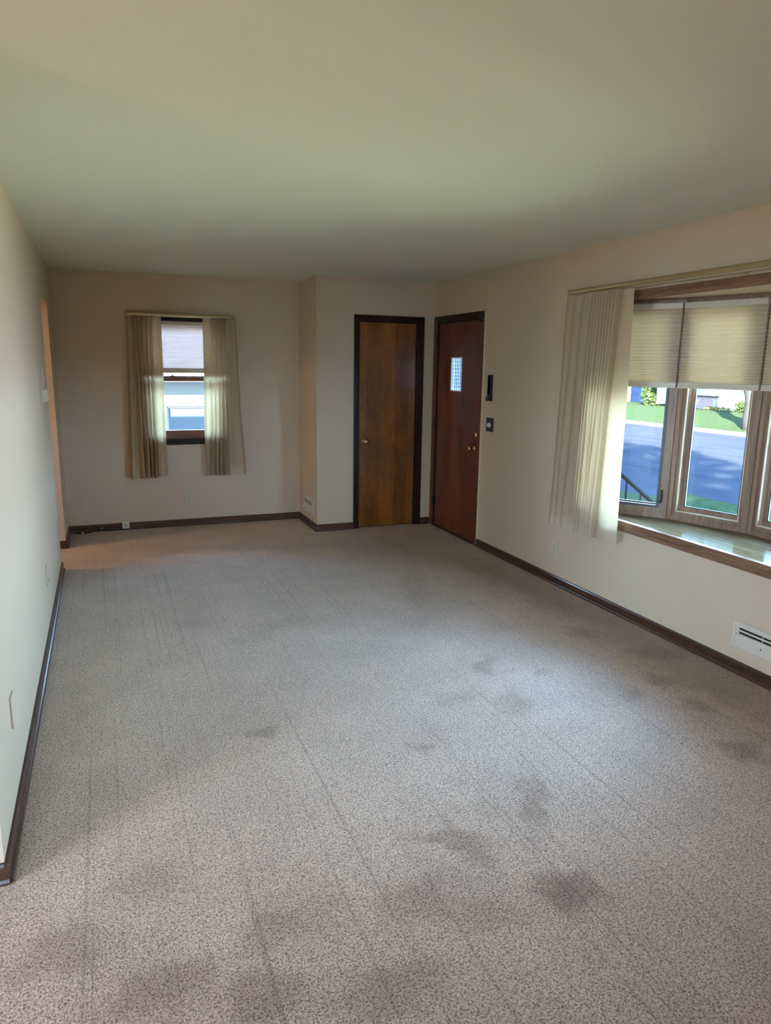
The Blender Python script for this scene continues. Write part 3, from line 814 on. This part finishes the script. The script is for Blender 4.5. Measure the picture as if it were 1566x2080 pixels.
# interior trim round the opening
mt = axes((XR, 0, 0), (0, 1, 0), (1, 0, 0))
ya, yb = V[-1].y - .09, V[0].y + .09
MB().box(ya, yb, -.020, 0, 2.048, 2.106, mt, bev=.003).build('header_casing', 'oak', w2)
MB().box(V[0].y + .005, yb, -.018, .0, .640, 2.048, mt, bev=.003).build('side_casing', 'oak_v', w2)
MB().box(ya, V[-1].y - .005, -.018, .0, .640, 2.048, mt, bev=.003).build('side_casing', 'oak_v', w2)
MB().box(V[0].y + .002, V[0].y + .014, .0, .07, .64, 2.07, mt).build('return_jamb', 'oak_v', w2)
MB().box(V[-1].y - .014, V[-1].y - .002, .0, .07, .64, 2.07, mt).build('return_jamb', 'oak_v', w2)
PN = [(.0, -.070), (.014, -.070), (.016, -.060), (.013, -.052), (.018, -.050), (.018, -.034), (.024, -.030), (.024, -.012), (.030, -.010), (.033, -.004), (.030, 0.002), (0, .002)]
MB().sweep(PN, (XR, ya, ZS), (XR, yb, ZS), side=Vector((-1, 0, 0))).build('sill_nosing', 'oak', w2)


# ================================================================== CURTAIN RODS
def rod(name, mt, a0, a1, z, depth, label, m_='rod', brackets=(), hgt=.026):
    r = empty(name); tag(r, label, 'curtain rod')
    prof = []
    for k in range(14):
        t = 2 * math.pi * k / 14
        prof.append((depth + .010 * math.cos(t), z + hgt / 2 * math.sin(t)))
    b_ = MB()
    rings = [[b_.bm.verts.new(mt @ Vector((a, -d, zz))) for d, zz in prof] for a in (a0, a1)]
    for i in range(14):
        j = (i + 1) % 14; b_.bm.faces.new((rings[0][i], rings[0][j], rings[1][j], rings[1][i]))
    b_.bm.faces.new(rings[0][::-1]); b_.bm.faces.new(rings[1])
    b_.build('rod_face', m_, r, smooth=False)
    MB().box(a0 + .01, a1 - .01, -depth + .008, -depth + .030, z - hgt * .62, z - hgt * .18, mt, bev=.002).build('traverse_track', 'rod_light', r)
    for a, s_ in ((a0, 1), (a1, -1)):
        MB().box(min(a, a + s_ * .004), max(a, a + s_ * .004), -depth - .004, 0, z - hgt / 2, z + hgt / 2, mt, bev=.0015).build('end_return', m_, r)
    for a in brackets:
        MB().box(a - .011, a + .011, -.004, 0, z - .034, z + .012, mt).box(a - .007, a + .007, -depth + .028, -.002, z - .012, z - .006, mt).build('bracket', m_, r)
    return r


rod('curtain_rod', axes((0, Y1, 0), (1, 0, 0), (0, 1, 0)), .257, 1.252, 2.064, .09, 'short gold traverse rod above the small far window', brackets=(.33, .745, 1.18))
rod('curtain_rod', axes((XR, 0, 0), (0, 1, 0), (1, 0, 0)), 1.39, 4.280, 2.138, .09, 'long gold traverse rod above the bow window', brackets=(1.6, 2.875, 4.2), hgt=.034)


# ================================================================== CURTAINS
def catmull(P, n_):
    out = []; m_ = len(P) - 1
    for k in range(n_):
        u = k / (n_ - 1) * m_; i = min(int(u), m_ - 1); t = u - i
        p = [P[max(i - 1, 0)], P[i], P[i + 1], P[min(i + 2, m_)]]
        out.append(tuple(.5 * (2 * p[1][c] + (p[2][c] - p[0][c]) * t + (2 * p[0][c] - 5 * p[1][c] + 4 * p[2][c] - p[3][c]) * t * t + (3 * p[1][c] - p[0][c] - 3 * p[2][c] + p[3][c]) * t ** 3) for c in (0, 1)))
    return out


def drape(mt, top, bot, z1, z0, label, group, zf=None, n_=260, rows=46, seed=0, dmin=.056):
    clear = lambda P: [p if k in (0, len(P) - 1) else (p[0], dmin + (p[1] - .025) * (.14 - dmin) / .115 if p[1] < .14 else p[1]) for k, p in enumerate(P)]
    tp, bt = catmull(clear(top), n_), catmull(clear(bot), n_)
    r = None
    hem_h = .085
    root = empty('drape'); tag(root, label, 'curtain', group)

    def pt(i, v):
        w_ = v ** .85
        a = tp[i][0] * (1 - w_) + bt[i][0] * w_; d = tp[i][1] * (1 - w_) + bt[i][1] * w_
        # pinch pleats at the heading: folds tightest some 9 cm down, then relax
        wob = noise.noise(Vector((i * .06 + seed, v * 2.2, seed))) * .010 * min(1, v * 3)
        zz = z1 + (z0 - z1) * v
        if zf: zz += zf(i / (n_ - 1)) * v
        return mt @ Vector((a + wob * .8, -(d + wob), zz))
    vh = 1 - hem_h / (z1 - z0)
    vt = .085 / (z1 - z0)
    for nm, v0, v1, k, m_ in (('heading', 0, vt, 5, 'drape'), ('cloth', vt, vh, rows, 'drape'), ('hem', vh, 1, 6, 'hem')):
        b_ = MB(); prev = None
        for j in range(k + 1):
            v = v0 + (v1 - v0) * j / k
            cur = [b_.bm.verts.new(pt(i, v)) for i in range(n_)]
            if prev:
                for i in range(n_ - 1): b_.bm.faces.new((prev[i], prev[i + 1], cur[i + 1], cur[i]))
            prev = cur
        b_.build(nm, m_, root, smooth=True)
    return root


T_ = [(4.287, .010), (4.282, .075), (4.235, .105), (4.195, .098), (4.178, .045), (4.165, .105), (4.100, .108), (4.083, .045), (4.070, .110), (4.02, .112), (3.998, .10)]
B_ = [(4.345, .012), (4.335, .070), (4.290, .120), (4.245, .100), (4.240, .025), (4.205, .140), (4.150, .120), (4.148, .030), (4.110, .150), (4.055, .140), (4.045, .08)]
for k in range(9):
    a = 3.985 - .0315 * k
    T_ += [(a, .045), (a - .006, .09), (a - .014, .138), (a - .022, .135), (a - .028, .08)]
    a2 = 4.035 - .028 * k
    B_ += [(a2, .030), (a2 + .002, .09), (a2 - .008, .150), (a2 - .022, .145), (a2 - .026, .08)]
T_ += [(3.700, .070), (3.690, .095), (3.655, .104), (3.600, .100)]
B_ += [(3.775, .050), (3.768, .100), (3.660, .130), (3.572, .100)]
drape(axes((XR, 0, 0), (0, 1, 0), (1, 0, 0)), T_, B_, 2.108, .505, 'long pleated cream drape at the left side of the bow window', 'pleated cream drapes', n_=420, seed=3)

mbk = axes((0, Y1, 0), (1, 0, 0), (0, 1, 0))
T_ = [(.258, .005), (.262, .07), (.290, .095), (0.318, .040), (.335, .095), (.352, .035), (.372, .115), (.392, .035), (.415, .115), (.440, .035), (.462, .115), (.480, .04), (.495, .09), (.530, .092), (.562, .085)]
B_ = [(.215, .015), (.222, .08), (.252, .105), (.290, .045), (.335, .130), (.352, .030), (.385, .135), (.397, .025), (.418, .135), (.428, .03), (.452, .135), (.460, .03), (.475, .085), (.515, .10), (.560, .07)]
drape(mbk, T_, B_, 2.042, .515, 'left one of the two cream curtains on the small far window', 'pleated cream drapes', zf=lambda u: .02 * (u > .75) * (u - .75) * 4, n_=220, seed=11)
T_ = [(.945, .080), (.985, .092), (1.015, .090), (1.030, .035), (1.050, .115), (1.070, .035), (1.088, .115), (1.108, .035), (1.126, .115), (1.145, .04), (1.165, .095), (1.195, .09), (1.210, .055), (1.246, .085), (1.252, .005)]
B_ = [(.925, .075), (.945, .10), (.975, .030), (.992, .130), (1.022, .03), (1.036, .135), (1.064, .03), (1.076, .135), (1.102, .03), (1.114, .135), (1.138, .035), (1.165, .095), (1.220, .10), (1.300, .09), (1.330, .015)]
drape(mbk, T_, B_, 2.044, .517, 'right one of the two cream curtains on the small far window, flared at the hem', 'pleated cream drapes', n_=220, seed=23)

# ================================================================== HALL LAMP (out of view, lights the hall)
hl = MB().lathe([(0, 0), (.15, 0), (.15, -.02), (.13, -.06), (.08, -.09), (0, -.10)], Matrix.Translation((-2.2, 6.18, H)), 24)
m, nt, n, l, b = mat('lamp_glass'); inp(b, Base_Color=(1, .9, .75, 1)); b.inputs['Emission Color'].default_value = (1, .55, .42, 1); b.inputs['Emission Strength'].default_value = 60
M['lamp'] = m
m, nt, n, l, b = mat('hall_lamp_glass'); inp(b, Base_Color=(1, .9, .8, 1)); b.inputs['Emission Color'].default_value = (1, .76, .58, 1); b.inputs['Emission Strength'].default_value = 62
M['lamp_hall'] = m
tag(hl.build('ceiling_lamp', 'lamp_hall', smooth=True), 'round frosted ceiling lamp in the hall', 'ceiling lamp')

pd = MB().lathe([(0, .16), (.05, .155), (.11, .11), (.13, .03), (.11, -.05), (.05, -.10), (0, -.11)], Matrix.Translation((-2.6, .75, 1.62)), 24)
pd = tag(pd.build('pendant_lamp', 'lamp', smooth=True), 'frosted pendant lamp over the dining area', 'pendant lamp')
MB().tube([(-2.6, .75, 1.77), (-2.6, .75, H)], .008, 8).build('lamp_cord', 'black', pd)

# ================================================================== OUTDOORS
G = -.6
b_ = MB().box(XR + .1, 9.9, -30, 9.9, G - .3, G).box(XR + .1, 9.0, 9.9, 60, G - .3, G).box(-40, XR + .1, 7.6, 60, G - .3, G - .001).box(-40, XD - .15, -30, 7.6, G - .3, G - .001).box(XD - .15, XR + .1, -30, YS - .15, G - .3, G - .001)
struct(b_.build('lawn', 'grass'), 'shaded green lawn between the house and the street', 'lawn')
struct(MB().box(9.9, 20.9, -40, 90, G - .35, G - .03).box(9.0, 9.9, 9.9, 60, G - .35, G - .03).build('street', 'asphalt'), 'wide asphalt street beyond the front lawn, half in tree shade', 'street')
struct(MB().box(20.9, 21.9, -40, 90, G - .3, G + .02).build('curb_far', 'curb'), 'pale sunlit concrete strip on the far side of the street', 'curb')
b_ = MB()
P = [(21.9, G + .02), (24, -.46), (27, -.24), (60, -.1), (60, -1.2), (21.9, -1.2)]
vv = [[b_.bm.verts.new((x, y, z)) for x, z in P] for y in (-40, 90)]
for i in range(6):
    j = (i + 1) % 6; b_.bm.faces.new((vv[0][i], vv[0][j], vv[1][j], vv[1][i]))
b_.bm.faces.new(vv[0][::-1]); b_.bm.faces.new(vv[1])
struct(b_.build('lawn_far', 'grass'), 'sunlit lawn rising to the houses across the street', 'lawn')

# porch, steps and iron handrail by the front door
st = MB().box(XR + T, 4.30, 5.35, 6.85, G, -.06, bev=.01)
for k in range(3): st.box(4.30 + .28 * k, 4.58 + .28 * k, 5.35, 6.85, G, -.06 - .14 * (k + 1), bev=.008)
tag(st.build('front_steps', 'concrete'), 'concrete steps outside the front door', 'steps')
hr = MB().tube([(3.45, 5.32, .80), (4.28, 5.32, .79), (4.36, 5.32, .765), (5.20, 5.32, .165), (5.26, 5.32, .09)], .019, 8)
rr_ = tag(hr.build('handrail', 'iron'), 'dark iron handrail running down beside the front steps', 'handrail')
for x in (3.5, 3.75, 4.0, 4.25, 4.45, 4.60, 4.78, 4.96, 5.14):
    zt = .79 if x < 4.3 else .765 - (x - 4.36) * .714
    zb_ = G
    MB().tube([(x, 5.32, zb_), (x, 5.32, zt)], .010, 6).build('baluster', 'iron', rr_)

# neighbour's garage behind the far window
ny, nz0 = 11.5, -1.0
gr = empty('garage'); tag(gr, 'white sided garage just outside the small far window', 'garage')
wx0, wx1, wz1, wz0 = .915, 2.3, .965, -.1
b_ = MB()
for (x0, x1, z0, z1) in ((-3, wx0, nz0, 1.9), (wx1, 6, nz0, 1.9), (wx0, wx1, nz0, wz0), (wx0, wx1, wz1, 1.9)):
    b_.box(x0, x1, ny, ny + .15, z0, z1)
b_.box(-3, 6, ny + .15, ny + 5, nz0, 1.9)
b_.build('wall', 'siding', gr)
lap = []
for k in range(21):
    z0 = -.9 + k * .115
    for (x0, x1) in (((-3, wx0 - .06), (wx1 + .06, 6)) if wz0 - .1 < z0 + .05 < wz1 + .05 else ((-3, 6),)):
        q = MB()
        P = [(0, 0), (-.018, 0), (-.004, .118), (0, .118)]
        vs_ = [[q.bm.verts.new((x, ny + d, z0 + z)) for d, z in P] for x in (x0, x1)]
        for i in range(4):
            j = (i + 1) % 4; q.bm.faces.new((vs_[0][i], vs_[0][j], vs_[1][j], vs_[1][i]))
        q.bm.faces.new(vs_[0][::-1]); q.bm.faces.new(vs_[1])
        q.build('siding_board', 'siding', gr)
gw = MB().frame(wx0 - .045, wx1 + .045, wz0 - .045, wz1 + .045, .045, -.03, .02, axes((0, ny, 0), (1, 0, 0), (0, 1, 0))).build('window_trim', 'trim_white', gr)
MB().box(wx0, wx1, ny + .05, ny + .06, wz0, wz1).build('pane', 'dark_glass', gw)
MB().frame(wx0, wx1, wz0, wz1, .03, .02, .05, axes((0, ny, 0), (1, 0, 0), (0, 1, 0))).build('window_sash', 'trim_white', gw)
b_ = MB()
P = [(ny - .42, 1.36), (ny - .42, 1.50), (ny + 2.6, 2.75), (ny + 5.6, 1.5), (ny + 5.6, 1.34)]
vv = [[b_.bm.verts.new((x, y, z)) for y, z in P] for x in (-3.4, 6.4)]
for i in range(5):
    j = (i + 1) % 5; b_.bm.faces.new((vv[0][i], vv[0][j], vv[1][j], vv[1][i]))
b_.bm.faces.new(vv[0][::-1]); b_.bm.faces.new(vv[1])
b_.build('roof', 'shingle', gr)
MB().box(-3.4, 6.4, ny - .45, ny - .42, 1.352, 1.53).build('fascia', 'trim_white', gr)

# houses across the street
hx = 28.0
h1 = empty('brick_house'); tag(h1, 'white house with a low brick front across the street', 'house')
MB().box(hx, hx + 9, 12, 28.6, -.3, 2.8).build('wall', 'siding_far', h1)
b_ = MB()
P = [(hx - .5, 2.75), (hx + 4.5, 4.6), (hx + 9.5, 2.75)]
vv = [[b_.bm.verts.new((x, y, z)) for x, z in P] for y in (11.6, 29)]
for i in range(3):
    j = (i + 1) % 3; b_.bm.faces.new((vv[0][i], vv[0][j], vv[1][j], vv[1][i]))
b_.bm.faces.new(vv[0][::-1]); b_.bm.faces.new(vv[1]); b_.build('roof', 'shingle', h1)
bw = MB().box(hx - .16, hx, 26.45, 28.6, -.3, .36).build('brick_base', 'mortar', h1)
proto = MB().box(-.02, 0, -.1, .1, -.03, .03).build('brick', 'brick', bw)
first = True
for r in range(9):
    for c in range(10):
        yy = 26.58 + c * .215 + (.107 if r % 2 else 0)
        if yy > 28.52: continue
        if first: o = proto; first = False
        else:
            o = proto.copy(); col.objects.link(o)
        o.location = (hx - .158 + random.uniform(-.006, .004), yy, -.25 + r * .070)
MB().box(hx - .24, hx, 26.4, 28.65, .36, .42).build('brick_ledge', 'shingle', h1)
ww = MB().frame(27.45, 28.0, .52, 1.9, .06, -.04, .02, axes((hx, 0, 0), (0, 1, 0), (1, 0, 0))).build('window', 'trim_white', h1)
MB().box(hx - .02, hx + .01, 27.5, 27.95, .57, 1.85).build('pane', 'dark_glass', ww)
ww = MB().frame(25.1, 26.0, .56, 1.9, .06, -.04, .02, axes((hx, 0, 0), (0, 1, 0), (1, 0, 0))).build('window', 'trim_white', h1)
MB().box(hx - .02, hx + .01, 25.15, 25.95, .61, 1.85).build('pane', 'siding_far', ww)
h2 = empty('garage_house'); tag(h2, 'white house with a dark blue garage door, farthest left across the street', 'house')
MB().box(hx + 1.2, hx + 9, 30.2, 42, -.3, 2.9).build('wall', 'siding_far', h2)
gd = MB().box(hx + 1.12, hx + 1.2, 31.0, 34.0, -.25, 1.9).build('garage_door', 'navy', h2)
for k in range(5): MB().box(hx + 1.10, hx + 1.12, 31.05, 33.95, -.22 + k * .42, .17 + k * .42).build('door_panel', 'navy', gd)
b_ = MB()
P = [(hx + .7, 2.85), (hx + 5, 4.6), (hx + 9.5, 2.85)]
vv = [[b_.bm.verts.new((x, y, z)) for x, z in P] for y in (29.8, 42.4)]
for i in range(3):
    j = (i + 1) % 3; b_.bm.faces.new((vv[0][i], vv[0][j], vv[1][j], vv[1][i]))
b_.bm.faces.new(vv[0][::-1]); b_.bm.faces.new(vv[1]); b_.build('roof', 'shingle', h2)


def leaves(c, rad, count, size, seed):
    rnd = random.Random(seed); b_ = MB(); c = Vector(c)
    for _ in range(count):
        v = Vector((rnd.gauss(0, 1), rnd.gauss(0, 1), rnd.gauss(0, 1))).normalized() * (rnd.random() ** .45)
        p = c + Vector((v.x * rad[0], v.y * rad[1], v.z * rad[2]))
        a = Vector((rnd.uniform(-1, 1), rnd.uniform(-1, 1), rnd.uniform(-.6, .6))).normalized(); b2 = a.orthogonal().normalized()
        s_ = size * rnd.uniform(.6, 1.3)
        q = [b_.bm.verts.new(p + a * s_), b_.bm.verts.new(p + b2 * s_ * .5), b_.bm.verts.new(p - a * s_), b_.bm.verts.new(p - b2 * s_ * .5)]
        b_.bm.faces.new(q)
    return b_


def bush(name, c, rad, count, size, m_, label, cat, seed):
    r = empty(name); tag(r, label, cat)
    tag(leaves(c, rad, count, size, seed).build('foliage', m_, r, fix=False), kind='stuff')
    b_ = MB()
    for k in range(5):
        t = k * 1.25
        b_.tube([(c[0], c[1], c[2] - rad[2]), (c[0] + rad[0] * .5 * math.cos(t), c[1] + rad[1] * .5 * math.sin(t), c[2] + rad[2] * .3)], .03, 5)
    b_.build('stem', 'bark', r)
    return r


bush('shrub', (27.6, 30.3, .35), (.6, .85, .75), 2600, .10, 'shrub', 'round green shrub before the blue garage door across the street', 'shrub', 1)
bush('shrub', (27.4, 24.45, -.02), (.25, .4, .35), 500, .07, 'shrub', 'small green shrub beside the tree trunk across the street', 'shrub', 2)
bush('shrub', (27.45, 28.2, -.14), (.12, .22, .2), 300, .06, 'shrub', 'small dark shrub at the foot of the brick wall', 'shrub', 5)
fl = leaves((27.5, 25.9, -.16), (.2, .9, .13), 500, .05, 3).build('flower_bed', 'flower', fix=False)
tag(fl, 'row of yellow flowers at the foot of the white house', 'flowers', kind='stuff')


def tree(base_, top, r0, crown, rad, count, label, seed, size=.22):
    r = empty('tree'); tag(r, label, 'tree')
    b0, t0 = Vector(base_), Vector(top)
    pts = [b0 + (t0 - b0) * k / 8 + Vector((.06 * math.sin(k * 1.7 + seed), .06 * math.cos(k * 2.1 + seed), 0)) * (k > 0) for k in range(9)]
    b_ = MB().tube(pts, r0, 14, radii=[r0 * (1.35 if k == 0 else 1 - .07 * k) for k in range(9)])
    b_.build('trunk', 'bark', r, smooth=True)
    rnd = random.Random(seed)
    for k in range(6):
        a = k * 1.05 + rnd.random(); s_ = pts[5 + k % 4]
        e_ = Vector(crown) + Vector((math.cos(a) * rad[0] * .7, math.sin(a) * rad[1] * .7, rnd.uniform(-.3, .5) * rad[2]))
        MB().tube([s_, (s_ + e_) / 2 + Vector((0, 0, .3)), e_], .1, 7, radii=[r0 * .4, r0 * .28, r0 * .08]).build('branch', 'bark', r)
    tag(leaves(crown, rad, count, size, seed).build('foliage', 'leaf', r, fix=False), kind='stuff')
    return r


tree((23.0, 19.72, -.5), (22.8, 20.60, 3.2), .42, (23, 20.6, 5.2), (3, 3, 2.2), 5000, 'large tree with a leaning trunk on the far lawn', 4)
tree((-9.0, -8, G), (-8.5, -8, 8), .4, (-8.5, -8, 10.5), (4.2, 5, 2.6), 2600, 'tall yard tree behind the house', 8, .3)
tree((-7.5, -19, G), (-7.5, -19, 9), .4, (-7.5, -19, 11.5), (4.2, 5, 2.6), 2600, 'tall yard tree farther behind the house', 9, .3)
